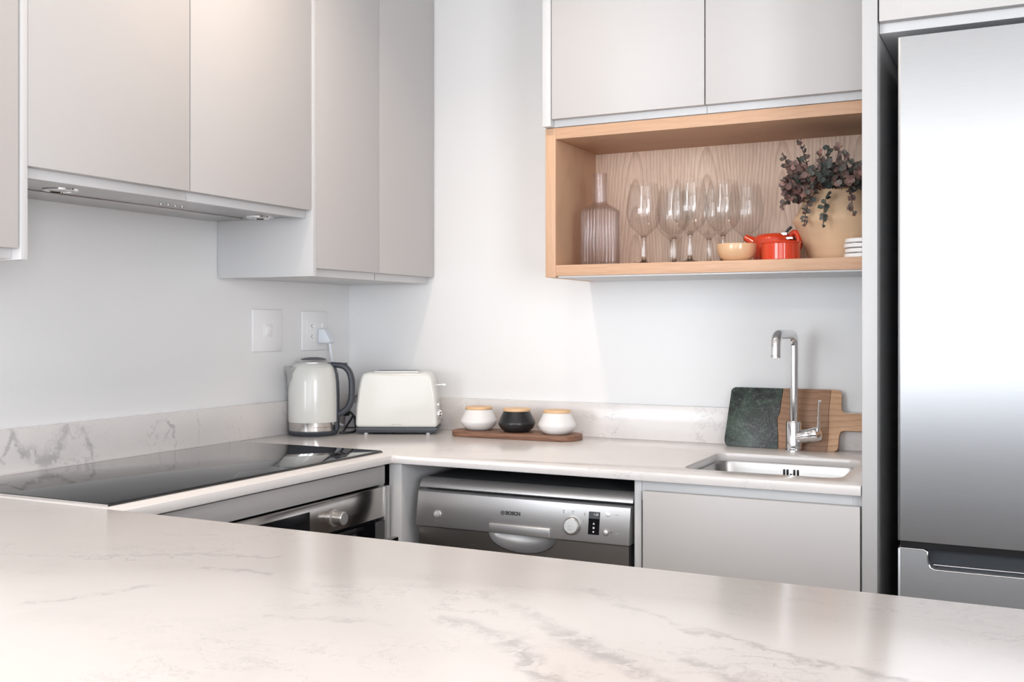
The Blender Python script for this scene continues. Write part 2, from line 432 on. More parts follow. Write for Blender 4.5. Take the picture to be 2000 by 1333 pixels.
def mw(o):
    m = Matrix.LocRotScale(o.location, o.rotation_euler, o.scale)
    return mw(o.parent) @ m if o.parent else m
def obj(name, bm, mat, parent=None, world=True, ang=35, smooth=True, origin=None):
    """one mesh object; world=True means the bmesh is in world metres"""
    o = bpy.data.objects.new(name, None)
    if parent is not None:
        if world: bmesh.ops.transform(bm, matrix=mw(parent).inverted(), verts=bm.verts)
        loc = None
    else:
        xs = [v.co.x for v in bm.verts]; ys = [v.co.y for v in bm.verts]; zs = [v.co.z for v in bm.verts]
        loc = Vector(((min(xs) + max(xs)) / 2, (min(ys) + max(ys)) / 2, min(zs))) if origin is None else Vector(origin)
        bmesh.ops.translate(bm, verts=bm.verts, vec=-loc)
    me = bpy.data.meshes.new(name)
    for e in bm.edges:
        if len(e.link_faces) == 2: e.smooth = e.calc_face_angle(0) < R(ang)
    for f in bm.faces: f.smooth = smooth
    bm.to_mesh(me); bm.free()
    for m_ in (mat if isinstance(mat, (list, tuple)) else [mat]): me.materials.append(m_)
    bpy.data.objects.remove(o)
    o = bpy.data.objects.new(name, me); COL.objects.link(o)
    if parent is not None: o.parent = parent
    else: o.location = loc
    return o
def thing(name, label, cat, loc, rz=0, group=None):
    o = bpy.data.objects.new(name, None); COL.objects.link(o); o.location = loc; o.rotation_euler = (0, 0, rz)
    o.empty_display_size = .05
    o['label'] = label; o['category'] = cat
    if group: o['group'] = group
    return o
def tag(o, label, cat, group=None):
    o['label'] = label; o['category'] = cat
    if group: o['group'] = group
    return o
def struct(name, bm, mat):
    o = obj(name, bm, mat); o['kind'] = 'structure'; return o
def B(*a, **k): return box(nb(), *a, **k)
def text(name, s, size, matx, mat, parent, bold=0.0):
    c = bpy.data.curves.new('txt', 'FONT'); c.body = s; c.size = size; c.extrude = .0002; c.offset = bold
    c.align_x = 'CENTER'; c.align_y = 'CENTER'; c.resolution_u = 4
    t = bpy.data.objects.new('txt', c); COL.objects.link(t)
    bpy.context.view_layer.update()
    me = bpy.data.meshes.new_from_object(t.evaluated_get(bpy.context.evaluated_depsgraph_get()))
    bpy.data.objects.remove(t)
    bm = bmesh.new(); bm.from_mesh(me); bpy.data.meshes.remove(me)
    bmesh.ops.transform(bm, matrix=matx, verts=bm.verts)
    return obj(name, bm, mat, parent)
def rotto(axis):   # turns a lathe's +z to the axis
    return Vector((0, 0, 1)).rotation_difference(Vector(axis)).to_matrix().to_4x4()

# ------------------------------------------------------------------ room shell
XL, XR, ZC = -3.0, 4.4, 2.5
struct('floor', B(XL, XR, REAR, .0, -.05, 0), M['floor'])
struct('ceiling', B(XL, XR, REAR, .1, ZC, ZC + .1), M['ceiling'])
struct('wall_back', B(-.1, XR, 0, .1, 0, ZC), M['wall'])
struct('wall_left', B(-.1, 0, -2.42, 0, 0, ZC), M['wall'])
struct('wall_left_return', B(XL, -.1, -2.42, -2.32, 0, ZC), M['wall'])
struct('wall_far_left', B(XL - .1, XL, REAR, -2.32, 0, ZC), M['wall'])
w_ = nb(); box(w_, XR, XR + .15, REAR, -5.55, 0, ZC); box(w_, XR, XR + .15, -3.65, .1, 0, ZC)
box(w_, XR, XR + .15, -5.55, -3.65, 0, .25); box(w_, XR, XR + .15, -5.55, -3.65, 2.35, ZC)
struct('wall_right', w_, M['wall'])
wr = nb()
openings = [(-1.6, .5), (1.35, 3.55)]
zo0, zo1 = .25, 2.35
xs = [XL] + [v for o_ in openings for v in o_] + [XR]
for i in range(0, len(xs), 2): box(wr, xs[i], xs[i + 1], REAR - .15, REAR, 0, ZC)
for a, b in openings:
    box(wr, a, b, REAR - .15, REAR, 0, zo0); box(wr, a, b, REAR - .15, REAR, zo1, ZC)
struct('wall_rear', wr, M['wall'])
for k, (a, b) in enumerate(openings):
    f = nb(); mid = (a + b) / 2
    for (p, q, r_, s_) in ((a, b, zo0, zo0 + .05), (a, b, zo1 - .05, zo1), (a, a + .05, zo0, zo1), (b - .05, b, zo0, zo1), (mid - .03, mid + .03, zo0, zo1)):
        box(f, p, q, REAR - .09, REAR - .03, r_, s_)
    wf = struct('window_%d' % (k + 1), f, M['frame'])
    obj('pane', B(a + .05, b - .05, REAR - .064, REAR - .058, zo0 + .05, zo1 - .05), M['pane'], wf)

f = nb()
for (p, q, r_, s_) in ((-5.55, -3.65, zo0, zo0 + .05), (-5.55, -3.65, zo1 - .05, zo1), (-5.55, -5.50, zo0, zo1), (-3.70, -3.65, zo0, zo1), (-4.63, -4.57, zo0, zo1)):
    box(f, XR + .03, XR + .09, p, q, r_, s_)
wf = struct('window_3', f, M['frame'])  # unseen window, added so light from the right reaches the left wall
obj('pane', B(XR + .058, XR + .064, -5.50, -3.70, zo0 + .05, zo1 - .05), M['pane'], wf)

# downlights in the ceiling; living-room rings belong to the added fill lamps
for k, (lx, ly) in enumerate(LAMPS):
    where = ['above the hob', 'above the sink run', 'over the peninsula by the left wall', 'over the peninsula by the fridge', 'added as fill at the far left of the living room', 'added as fill in the middle of the living room', 'added as fill at the right of the living room'][k]
    t = thing('ceiling_downlight', 'round white recessed ceiling downlight ' + where, 'ceiling light', (lx, ly, 2.5), 0, 'recessed ceiling downlights')
    obj('trim_ring', lathe(nb(), [(.075, 0), (.075, -.006), (.052, -.010), (.052, 0)], n=40, close=True), M['white_plastic'], t, world=False)

# ------------------------------------------------------------------ worktops
ZT, TK = .910, .020
YC, XF, XE = -.610, .556, 1.647
SK = (1.255, 1.595, -.520, -.200)
wt = nb()
prism(wt, [(0.001, -.001), (0.001, -1.449), (XF, -1.449), (XF, YC), (XE, YC), (XE, -.001)], 'z', ZT - TK, ZT, bev=.0015,
      holes=[rrect(*SK, .035)])
tag(obj('worktop', wt, M['quartz'], ang=50), 'L-shaped white marble-look worktop with hob on its left leg and sink at its right end', 'worktop')
tag(obj('upstand', B(.002, .020, -1.449, -.021, ZT, ZT + .096, b=.001), M['quartz']), 'low grey-veined marble upstand along the left wall behind the hob', 'upstand')
tag(obj('upstand', B(.002, XE, -.020, -.002, ZT, ZT + .096, b=.001), M['quartz']), 'low pale marble upstand along the back wall behind the jars', 'upstand')
pt = nb(); prism(pt, [(.001, -1.4505), (3.1, -1.4505), (3.1, -2.36), (.001, -2.36)], 'z', ZT - TK, ZT, bev=.0015)
tag(obj('peninsula_worktop', pt, M['quartz'], ang=50), 'wide white marble-look peninsula worktop with grey veins filling the foreground', 'worktop')
pc = thing('peninsula_cabinet', 'grey base cabinet carrying the foreground peninsula worktop', 'cabinet', (1.5, -1.9, 0))
obj('carcass', B(.01, 3.06, -2.05, -1.50, .1, ZT - TK), M['cab_side'], pc)
for i in range(5):
    obj('door', B(.02 + i * .607, .62 + i * .607, -2.07, -2.052, .11, ZT - TK - .01, b=.001), M['cab'], pc)
obj('plinth', B(.01, 3.06, -2.0, -1.55, 0, .1), M['cab'], pc)

# ------------------------------------------------------------------ base units, back run
t = thing('corner_end_panel', 'pale grey upright end panel left of the dishwasher at the corner', 'panel', (.559, -.3, 0))
obj('board', B(.541, .577, -.598, -.022, 0, ZT - TK, b=.001), M['cab_side'], t)
t = thing('sink_cabinet', 'grey base cabinet with one flat door under the sink', 'cabinet', (1.41, -.3, 0))
cb = nb()
box(cb, 1.171, 1.187, -.590, -.022, 0, ZT - TK, b=.0008)
box(cb, 1.630, 1.6465, -.588, -.022, .1, ZT - TK)
box(cb, 1.187, 1.630, -.588, -.022, .1, .116)
box(cb, 1.187, 1.630, -.030, -.022, .116, ZT - TK)
obj('carcass', cb, M['cab_side'], t)
obj('finger_rail', B(1.187, 1.6465, -.586, -.568, .845, ZT - TK, b=.0008), M['cab_side'], t)
obj('door', B(1.196, 1.645, -.608, -.590, .115, .868, b=.0012), M['cab'], t)
obj('plinth', B(1.171, 1.6465, -.545, -.53, 0, .1), M['cab'], t)
tag(obj('niche_shade_board', B(.577, 1.171, -.034, -.022, 0, ZT - TK), M['void']), 'dark board coloured as the shade at the back of the dishwasher niche', 'panel')  # near-black colour puts the deep shade of the niche into the board

# dishwasher
DX0, DX1 = .619, 1.165
t = thing('dishwasher', 'silver freestanding dishwasher with dial and black display under the back worktop', 'dishwasher', ((DX0 + DX1) / 2, -.3, 0))
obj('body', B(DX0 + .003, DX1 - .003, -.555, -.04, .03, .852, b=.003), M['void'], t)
for fx in (DX0 + .04, DX1 - .04): obj('foot', lathe(nb(), [(0, 0), (.02, 0), (.02, .03), (0, .03)], (fx, -.50, 0), n=20), M['black'], t)
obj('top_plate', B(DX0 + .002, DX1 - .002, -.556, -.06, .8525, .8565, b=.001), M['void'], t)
lid = nb(); prism(lid, [(-.557, .857), (-.562, .857), (-.572, .852), (-.580, .843), (-.583, .836), (-.583, .834), (-.557, .834)], 'x', DX0, DX1, bev=.001)
obj('top_cover', lid, M['silver'], t)
cp = nb(); prism(cp, [(-.556, .828), (-.585, .828), (-.5895, .825), (-.590, .822), (-.602, .747), (-.6005, .744), (-.556, .744)], 'x', DX0, DX1 - .003, bev=.0008)
cpo = obj('control_panel', cp, M['silver'], t)
dd = nb()
# door: front plate with a half-round scoop
CXH, RH = .899, .086
arc = [(CXH + RH * math.cos(a), .741 - .040 * math.sin(a)) for a in [PI * i / 20 for i in range(21)]]
poly = [(DX0 + .004, .741)] + [(DX0 + .004, .10), (DX1 - .006, .10), (DX1 - .006, .741)] + arc
prism(dd, poly, 'y', -.575, -.592)
do = obj('door', dd, M['dwdoor'], t)
sc_ = nb(); N = 20; rows = []
for j in range(7):
    d = j / 6; rr = math.cos(d * PI / 2 * .9)
    rows.append([sc_.verts.new((CXH + RH * rr * math.cos(PI * i / N), -.592 + .030 * math.sin(d * PI / 2), .7425 - .040 * rr * math.sin(PI * i / N))) for i in range(N + 1)])
for A_, B_ in zip(rows, rows[1:]):
    for i in range(N): sc_.faces.new((A_[i], A_[i + 1], B_[i + 1], B_[i]))
obj('grip_recess', sc_, M['silver'], do)
obj('grip_bar', B(.818, .974, -.6035, -.598, .7445, .766, b=.0022, seg=3), M['silver'], cpo)
SL = math.atan2(.006, .047)
def on_panel(x, z, out=.0):   # point on the sloped front of the control panel
    y = -.590 - (.822 - z) * (.012 / .075)
    return Vector((x, y - out, z))
PN = Vector((0, -1, -.10)).normalized() * -1
FN = Vector((0, -1, .14)).normalized()
def disc(name, x, z, prof, mat, par, n=40):
    return obj(name, lathe(nb(), prof, on_panel(x, z, -.001), n=n, mat=rotto(FN)), mat, par)
kn = disc('dial', 1.027, .7765, [(.0205, 0), (.0205, .007), (.0185, .011), (.0165, .0125), (.0158, .0115), (0, .0115)], M['silver_lt'], cpo)
disc('power_button', .677, .7735, [(.0105, 0), (.0105, .0022), (.0088, .0025), (.0083, .0015), (.0080, .0042), (0, .0048)], M['silver_lt'], cpo)
disc('button', 1.110, .8075, [(.0075, 0), (.0075, .002), (.0058, .002), (.0055, .004), (0, .0046)], M['silver_lt'], cpo)
disc('button', 1.108, .7685, [(.0075, 0), (.0073, .003), (.0055, .0055), (0, .0065)], M['silver_lt'], cpo)
TM = lambda x, z, o_=.0012: Matrix.Translation(on_panel(x, z, o_)) @ Matrix.Rotation(R(90) - math.atan(.14) , 4, 'X')
dsp = nb(); box(dsp, -.0130, .0130, -.0250, .0250, -.002, .0006); bmesh.ops.transform(dsp, matrix=TM(1.0785, .7865, .0005), verts=dsp.verts)
dso = obj('display', dsp, M['blackgloss'], cpo)
def mark(name, x, z, w_, h_, mat, par, o_=.0014):
    b_ = nb(); box(b_, -w_ / 2, w_ / 2, -h_ / 2, h_ / 2, -.0001, .0001); bmesh.ops.transform(b_, matrix=TM(x, z, o_), verts=b_.verts); return obj(name, b_, mat, par)
tri = nb(); prism(tri, [(-.0026, -.0022), (.0026, -.0022), (0, .0026)], 'z', 0, .0002); bmesh.ops.transform(tri, matrix=TM(1.0785, .7860, .0015), verts=tri.verts)
obj('display_symbol', tri, M['print_white'], dso)
for zz, rr in ((.7765, .0024), (.7680, .0021)):
    obj('display_symbol', lathe(nb(), [(rr, 0), (rr, .0002), (0, .0002)], on_panel(1.0785, zz, .0013), n=20, mat=rotto(FN)), M['print_white'], dso)
sb = mark('display_screen', 1.0785, .8035, .0245, .0145, M['grey_plastic'], dso)
text('display_figures', '1:30', .007, TM(1.0825, .8055, .0018), M['print_white'], dso)
text('lettering', 'BOSCH', .0115, TM(.8775, .7915), M['print'], cpo, bold=.0005)
lg = nb(); tube(lg, [Matrix(TM(.851, .7915, .001)) @ Vector((.0050 * math.cos(a), .0050 * math.sin(a), 0)) for a in [2 * PI * i / 28 for i in range(29)]], .0004, 6)
for sx in (-.0018, .0018):
    b_ = nb(); box(b_, sx - .0006, sx + .0006, -.0034, .0034, 0, .0003); bmesh.ops.transform(b_, matrix=TM(.851, .7915), verts=b_.verts)
    me_ = bpy.data.meshes.new('x'); b_.to_mesh(me_); lg.from_mesh(me_); b_.free()
b_ = nb(); box(b_, -.0018, .0018, -.0004, .0004, 0, .0003); bmesh.ops.transform(b_, matrix=TM(.851, .7915), verts=b_.verts)
me_ = bpy.data.meshes.new('x'); b_.to_mesh(me_); lg.from_mesh(me_); b_.free()
obj('logo', lg, M['print'], cpo)
for (x, z, w_, h_) in ((1.004, .8085, .0035, .003), (1.004, .8040, .003, .002), (1.0265, .8085, .0055, .0015), (1.0265, .8045, .004, .0012), (1.0555, .8045, .002, .006),
                       (1.0535, .789, .003, .002), (1.126, .8085, .002, .001), (1.133, .8085, .006, .0012), (1.131, .7735, .008, .0012), (1.132, .7685, .009, .0022), (.676, .7605, .004, .0016),
                       (1.0245, .778, .007, .001), (1.0255, .7705, .008, .001)):
    o_ = .0135 if abs(x - 1.025) < .002 and z < .78 else .0012
    mark('printed_symbol', x, z, w_, h_, M['print_grey'], cpo, o_)
obj('indicator', lathe(nb(), [(.0014, 0), (.0014, .0006), (0, .0006)], on_panel(1.1205, .7705, .001), n=16, mat=rotto(FN)), M['print'], cpo)

# ------------------------------------------------------------------ oven housing on the left run
t = thing('oven_housing', 'grey base cabinet under the hob holding the oven', 'cabinet', (.3, -1.03, 0))
oc = nb()
box(oc, .03, .534, -1.449, -1.432, .0, ZT - TK); box(oc, .03, .534, -.630, -.612, .0, ZT - TK)
box(oc, .022, .034, -1.432, -.630, 0, ZT - TK); box(oc, .034, .52, -1.432, -.630, .10, .116)
obj('carcass', oc, M['cab_side'], t)
obj('filler_strip', B(.520, .538, -1.448, -.612, .840, .884, b=.001), M['cab'], t)
obj('plinth', B(.49, .50, -1.449, -.612, 0, .098), M['cab'], t)
OY0, OY1 = -1.235, -.634
t = thing('oven', 'built-in stainless steel oven with knobs and black glass door under the hob', 'oven', (.3, -.93, .116))
obj('body', B(.06, .528, OY0 + .01, OY1 - .01, .235, .832), M['void'], t)
op = obj('control_panel', B(.528, .550, OY0, OY1, .764, .837, b=.0012), M['steel_y'], t)
obj('display', B(.5495, .5512, -1.10, -.925, .772, .822), M['blackgloss'], op)
def knob(y):
    k = obj('knob', lathe(nb(), [(.020, 0), (.020, .004), (.0155, .006), (.0150, .010), (.0155, .0105), (.0150, .028), (.0135, .030), (0, .030)], (.550, y, .796), n=40, mat=rotto((1, 0, 0))), M['silver_lt'], op)
knob(-.838); knob(-1.175)
dr = obj('door', B(.528, .552, OY0, OY1, .240, .757, b=.001), M['blackgloss'], t)
hb = nb(); box(hb, .583, .597, OY0 + .03, OY1 - .008, .708, .722, b=.003)
for yy in (OY0 + .05, OY1 - .06): box(hb, .552, .585, yy, yy + .02, .709, .721, b=.002)
obj('handle', hb, M['steel_y'], dr)
obj('end_trim', B(.528, .552, OY1 + .001, -.612, .240, .837, b=.001), M['silver'], t)

# hob
t = thing('induction_hob', 'black glass hob with fine steel edge set in the left worktop', 'hob', (.27, -1.008, ZT))
obj('glass', B(.052, .507, -1.437, -.579, ZT + .0008, ZT + .0055, b=.0015), M['hob'], t)
obj('edge_trim', B(.050, .509, -1.4395, -1.4372, ZT, ZT + .0045), M['chrome'], t)
obj('edge_trim', B(.050, .509, -.5788, -.5770, ZT, ZT + .003), M['chrome'], t)

# ------------------------------------------------------------------ sink and tap
t = thing('sink', 'undermounted stainless steel sink bowl in the worktop beside the tall panel', 'sink', ((SK[0] + SK[1]) / 2, (SK[2] + SK[3]) / 2, .72))
sb_ = nb(); x0, x1, y0, y1 = SK
rings = []
for (g_, z, r_) in ((.018, .8895, .05), (-.002, .8895, .034), (-.003, .886, .034), (-.004, .80, .045), (-.010, .762, .06), (-.022, .745, .06), (-.045, .738, .06), (-.11, .735, .04)):
    rings.append([sb_.verts.new((u, v, z)) for u, v in rrect(x0 - g_, x1 + g_, y0 - g_, y1 + g_, r_, 8)])
for A_, B_ in zip(rings, rings[1:]):
    for i in range(len(A_)): sb_.faces.new((A_[i], B_[i], B_[(i + 1) % len(A_)], A_[(i + 1) % len(A_)]))
sb_.faces.new(rings[-1])
bmesh.ops.recalc_face_normals(sb_, faces=sb_.faces)
bowl = obj('bowl', sb_, M['sink'], t, ang=60)
so = bowl.modifiers.new('thickness', 'SOLIDIFY'); so.thickness = .0012; so.offset = 1
ov = nb()
for dx in (-.0175, -.0095, .0065, .0150): box(ov, 1.431 + dx - .0026, 1.431 + dx + .0026, y1 - .0062, y1 - .0042 + .002, .861, .8785, b=.0009)
obj('overflow_slots', ov, M['black'], bowl)
obj('overflow_screw', lathe(nb(), [(.003, 0), (.003, .001), (0, .0018)], (1.4295, y1 - .004, .868), n=16, mat=rotto((0, -1, 0))), M['chrome'], bowl)
obj('drain', lathe(nb(), [(.04, 0), (.04, .001), (.034, .002), (.03, -.001), (0, -.001)], ((x0 + x1) / 2, (y0 + y1) / 2, .7355), n=40), M['chrome'], bowl)

TX, TY = 1.413, -.085
t = thing('kitchen_tap', 'tall chrome single-lever tap with square swan neck behind the sink', 'tap', (TX, TY, ZT))
obj('base', lathe(nb(), [(0, 0), (.0235, 0), (.0235, .003), (.0200, .006), (.0195, .071), (.0175, .074), (0, .074)], (TX, TY, ZT), n=48), M['chrome'], t)
H_ = ZT
ex, ey = -.012, -.158
L_ = math.hypot(ex, ey); ux, uy = ex / L_, ey / L_
pts = [(TX, TY, H_ + .07), (TX, TY, H_ + .263)]
for i in range(1, 9):
    a = PI / 2 * i / 8; pts.append((TX + ux * .026 * (1 - math.cos(a)), TY + uy * .026 * (1 - math.cos(a)), H_ + .267 + .026 * math.sin(a)))
for i in range(0, 9):
    a = PI / 2 * i / 8; q = L_ - .030 + .030 * math.sin(a); pts.append((TX + ux * q, TY + uy * q, H_ + .293 - .030 * (1 - math.cos(a))))
pts.append((TX + ex, TY + ey, H_ + .243))
rs = [.0105] * 2 + [.0105 + .0012 * i / 8 for i in range(1, 9)] + [.012] * 9 + [.012]
obj('spout', tube(nb(), pts, rs, 24), M['chrome'], t)
obj('aerator', lathe(nb(), [(.0125, 0), (.0125, .006), (.0120, .007), (.009, .007), (.009, 0)], (TX + ex, TY + ey, H_ + .238), n=32, close=True), M['chrome'], t)
ax = Vector((1, -.30, .22)).normalized()
cart = obj('cartridge', lathe(nb(), [(0, 0), (.0165, 0), (.0165, .040), (.0160, .041), (.0185, .043), (.0185, .060), (.0165, .064), (0, .065)], (TX + .004, TY, ZT + .034), n=40, mat=rotto(ax)), M['chrome'], t)
e_ = Vector((TX + .004, TY, ZT + .034)) + ax * .055
lv = nb(); tube(lv, spline([e_ + Vector((.004, 0, .004)), e_ + Vector((.008, -.004, .030)), e_ + Vector((.009, -.006, .058)), e_ + Vector((.012, -.012, .084))], 6), [.010] * 3 + [.007] * 6 + [.006] * 6 + [.0065] * 4, 16, sy=.55, up=(0, 1, 0))
obj('lever', lv, M['chrome'], cart)

# ------------------------------------------------------------------ cutting board leaning on the upstand
t = thing('serving_board', 'paddle board of green marble and wood leaning on the wall behind the tap', 'cutting board', (1.228, -.063, ZT))
t.rotation_euler = (R(-13.5), 0, 0)
J = [(.140, 0), (.139, .03), (.136, .055), (.134, .078), (.140, .092), (.142, .12), (.146, .157)]
mp = [(.012, 0)] + J + [(.022, .157), (.016, .1545), (.011, .149), (.0, .020), (.0015, .010), (.006, .003)]
obj('marble_half', prism(nb(), [(a, b) for a, b in mp], 'y', 0, .015, bev=.0015), M['green'], t, world=False)
E2 = [(.262, 0), (.263, .05), (.262, .1), (.266, .157)]
wp = [(a + .0004, b) for a, b in J] + [(a, b) for a, b in reversed(E2)]
obj('dark_wood_band', prism(nb(), wp, 'y', .0, .015, bev=.0012), M['boardwood'], t, world=False)
hp = [(.262, 0), (.278, .0), (.284, .003), (.288, .010), (.289, .040), (.292, .050), (.300, .054), (.385, .054), (.397, .060), (.402, .075), (.397, .092), (.385, .098), (.306, .098), (.296, .102), (.292, .110), (.292, .146), (.288, .154), (.280, .157), (.2664, .157), (.2624, .1), (.2634, .05)]
hd = obj('wooden_handle_end', prism(nb(), hp, 'y', .0, .015, bev=.0012), M['boardpale'], t, world=False)
obj('hanging_hole_ring', lathe(nb(), [(.007, 0), (.007, .0006), (0, .0006)], (.352, -.0004, .076), n=20, mat=rotto((0, -1, 0))), M['print'], hd, world=False)

# ------------------------------------------------------------------ jars on a board
t = thing('serving_tray', 'long dark wooden board with rounded ends carrying three small jars', 'tray', (.652, -.120, ZT), R(1.5))
obj('board', prism(nb(), rrect(-.192, .192, -.056, .056, .045, 10), 'z', .0, .0165, bev=.003), M['walnut'], t, world=False)
def jar(x, y, mat, label, first=None):
    t = thing('storage_jar', label, 'jar', (x, y, ZT + .0165), 0, 'squat lidded jars on the wooden board')
    obj('body', lathe(nb(), [(0, 0), (.030, 0), (.036, .002), (.047, .012), (.0515, .021), (.0525, .025), (.051, .030), (.0385, .055), (.037, .058), (.034, .058), (.034, .05), (.048, .025), (.036, .006), (0, .005)], n=64), mat, t, world=False)
    obj('lid', lathe(nb(), [(0, .0582), (.0375, .0582), (.0385, .060), (.0385, .0645), (.0375, .066), (0, .066)], n=64), M['bamboo'], t, world=False)
    return t
j1 = jar(.531, -.117, M['white_ceramic'], 'small white squat jar with bamboo lid, nearest the toaster')
jar(.655, -.123, M['black_ceramic'], 'small black squat jar with bamboo lid between two white ones')
def copy_tree(o, parent=None):
    c = o.copy(); COL.objects.link(c); c.parent = parent
    for ch in list(o.children): copy_tree(ch, c)
    return c
j3 = copy_tree(j1); j3.location = (.779, -.124, ZT + .0165); j3['label'] = 'small white squat jar with bamboo lid at the right end of the board'

# ------------------------------------------------------------------ toaster
t = thing('toaster', 'white two-slice toaster with dark base in the corner of the worktop', 'toaster', (.283, -.150, ZT), R(25))
t.scale = (1, 1, .975)
half = [(.1185, .020), (.1190, .040), (.1165, .085), (.1115, .130), (.1060, .160), (.1020, .172), (.0950, .180), (.0850, .183)]
poly = [(-a, b) for a, b in half] + [(a, b) for a, b in reversed(half)]
body = obj('body', prism(nb(), poly, 'y', -.062, .062, bev=.010, seg=5), M['cream'], t, world=False, ang=60)
obj('base', prism(nb(), [(-.1185, .020), (.1185, .020), (.1165, .012), (.108, .005), (-.108, .005), (-.1165, .012)], 'y', -.061, .061, bev=.002), M['grey_plastic'], t, world=False)
obj('slot_plate', B(-.068, .060, -.035, .035, .1822, .1865, b=.0015), M['silver'], t, world=False)
for y in (-.018, .018): obj('slot', B(-.060, .052, y - .009, y + .009, .1860, .1868), M['black'], t, world=False)
for x in (-.09, .09):
    for y in (-.045, .045): obj('foot', lathe(nb(), [(0, 0), (.006, 0), (.006, .006), (0, .006)], (x, y, 0), n=16), M['white_plastic'], t, world=False)
lv = nb(); box(lv, .108, .128, -.003, .003, .1415, .1455, b=.001); box(lv, .1265, .1385, -.014, .014, .1395, .1485, b=.002)
obj('lever', lv, M['chrome'], t, world=False)
obj('dial', lathe(nb(), [(.0145, 0), (.0145, .006), (.012, .009), (.011, .013), (0, .013)], (.1165, -.03, .058), n=32, mat=rotto((1, 0, 0))), M['chrome'], t, world=False)
obj('button', lathe(nb(), [(.005, 0), (.005, .005), (0, .005)], (.1155, -.03, .086), n=16, mat=rotto((1, 0, 0))), M['chrome'], t, world=False)
mk = nb()
for i, w_ in enumerate((.0016, .0016, .001, .0016, .0016, .0016)):
    box(mk, -.013 + i * .0024, -.013 + i * .0024 + w_, -.0623, -.0619, .0290, .0308)
for i in range(5): box(mk, .003 + i * .0024, .0046 + i * .0024, -.0623, -.0619, .0290, .0308)
obj('brand_mark', mk, M['print_grey'], t, world=False)
cd = thing('power_cord', 'black mains cord curling on the worktop between kettle and toaster', 'cord', (.17, -.22, ZT))

# ------------------------------------------------------------------ kettle
KX, KY = .0945, -.311
t = thing('kettle', 'cream jug kettle with dark handle and steel band on the left worktop', 'kettle', (KX, KY, ZT), R(26.4))
L = lambda *p, **k: lathe(nb(), *p, **k)
obj('power_base', L([(0, 0), (.064, 0), (.068, .004), (.0715, .011), (.0705, .014), (0, .014)], n=64), M['grey_plastic'], t, world=False)
obj('steel_band', L([(0, .0145), (.0695, .0145), (.0700, .038), (0, .038)], n=72), m_steel('kettle_band', (.68, .66, .65), .14, 'x', .03), t, world=False)
obj('body', L([(0, .0385), (.0706, .0385), (.0712, .041), (.0714, .09), (.0712, .12), (.0700, .150), (.0672, .174), (.0620, .192), (.0545, .202), (.046, .2065), (0, .2065)], n=72), M['cream'], t, world=False, ang=50)
obj('lid', L([(.0445, .206), (.0445, .209), (.038, .2155), (.028, .2185), (.026, .2175), (0, .2175)], n=64), M['silver'], t, world=False)
obj('lid_button', L([(.036, .2155), (.0355, .2185), (.025, .2215), (.012, .2230), (0, .2233)], n=40), M['grey_plastic'], t, world=False)
sp = nb()
secs = []
for (z, tip, inn, hw, mx, my) in ((.112, -.0712, -.0700, .006, -.0708, .003), (.140, -.0750, -.0620, .034, -.0705, .018), (.165, -.0785, -.0520, .045, -.0675, .026), (.1955, -.0830, -.0400, .0465, -.0640, .0265)):
    secs.append([sp.verts.new(p) for p in ((inn, -hw, z), (mx, -my, z), (tip, 0, z + (.002 if z > .19 else 0)), (mx, my, z), (inn, hw, z))])
for A_, B_ in zip(secs, secs[1:]):
    for i in range(4): sp.faces.new((A_[i], A_[i + 1], B_[i + 1], B_[i]))
bmesh.ops.solidify(sp, geom=list(sp.faces), thickness=.0012)
obj('spout', sp, M['spout'], t, world=False, ang=50)
hp = spline([(.050, 0, .2035), (.068, 0, .2005), (.088, 0, .1965), (.103, 0, .181), (.110, 0, .155), (.1105, 0, .118), (.108, 0, .095), (.098, 0, .076), (.083, 0, .064), (.070, 0, .058)], 6)
obj('handle', tube(nb(), hp, [.006 + .0030 * min(1, i / 10) for i in range(len(hp))], 20, sy=1.35), M['grey_plastic'], t, world=False, ang=60)
obj('handle_switch', B(.076, .098, -.009, .009, .2005, .2065, b=.003), M['grey_plastic'], t, world=False)
hs = nb(); pr = [(.0745, .014), (.0745, .12), (.0733, .150), (.0708, .174), (.0660, .192), (.0585, .202), (.045, .208)]
for sgn in (0,):
    rings = []
    for (rr, z) in pr:
        rings.append([hs.verts.new((math.cos(a) * q, math.sin(a) * q, z)) for q in (rr, rr - .006) for a in ([R(v) for v in (-13, -7, 0, 7, 13)] if q == rr else [R(v) for v in (13, 0, -13)])])
    for A_, B_ in zip(rings, rings[1:]):
        for i in range(8): hs.faces.new((A_[i], A_[(i + 1) % 8], B_[(i + 1) % 8], B_[i]))
    hs.faces.new(rings[0]); hs.faces.new(rings[-1])
bmesh.ops.recalc_face_normals(hs, faces=hs.faces)
obj('handle_mount', hs, M['grey_plastic'], t, world=False)
tm = nb()
for i in range(13):
    if i == 7: continue
    a = R(-90 + 12 + i * 3.0); q = .0701
    b_ = nb(); box(b_, -.0011, .0011, -.0002, .0002, -.0013, .0013)
    bmesh.ops.transform(b_, matrix=Matrix.Translation((q * math.cos(a), q * math.sin(a), .026)) @ Matrix.Rotation(a + PI / 2, 4, 'Z'), verts=b_.verts)
    me_ = bpy.data.meshes.new('x'); b_.to_mesh(me_); tm.from_mesh(me_); b_.free()
obj('brand_mark', tm, M['print_red'], t, world=False)

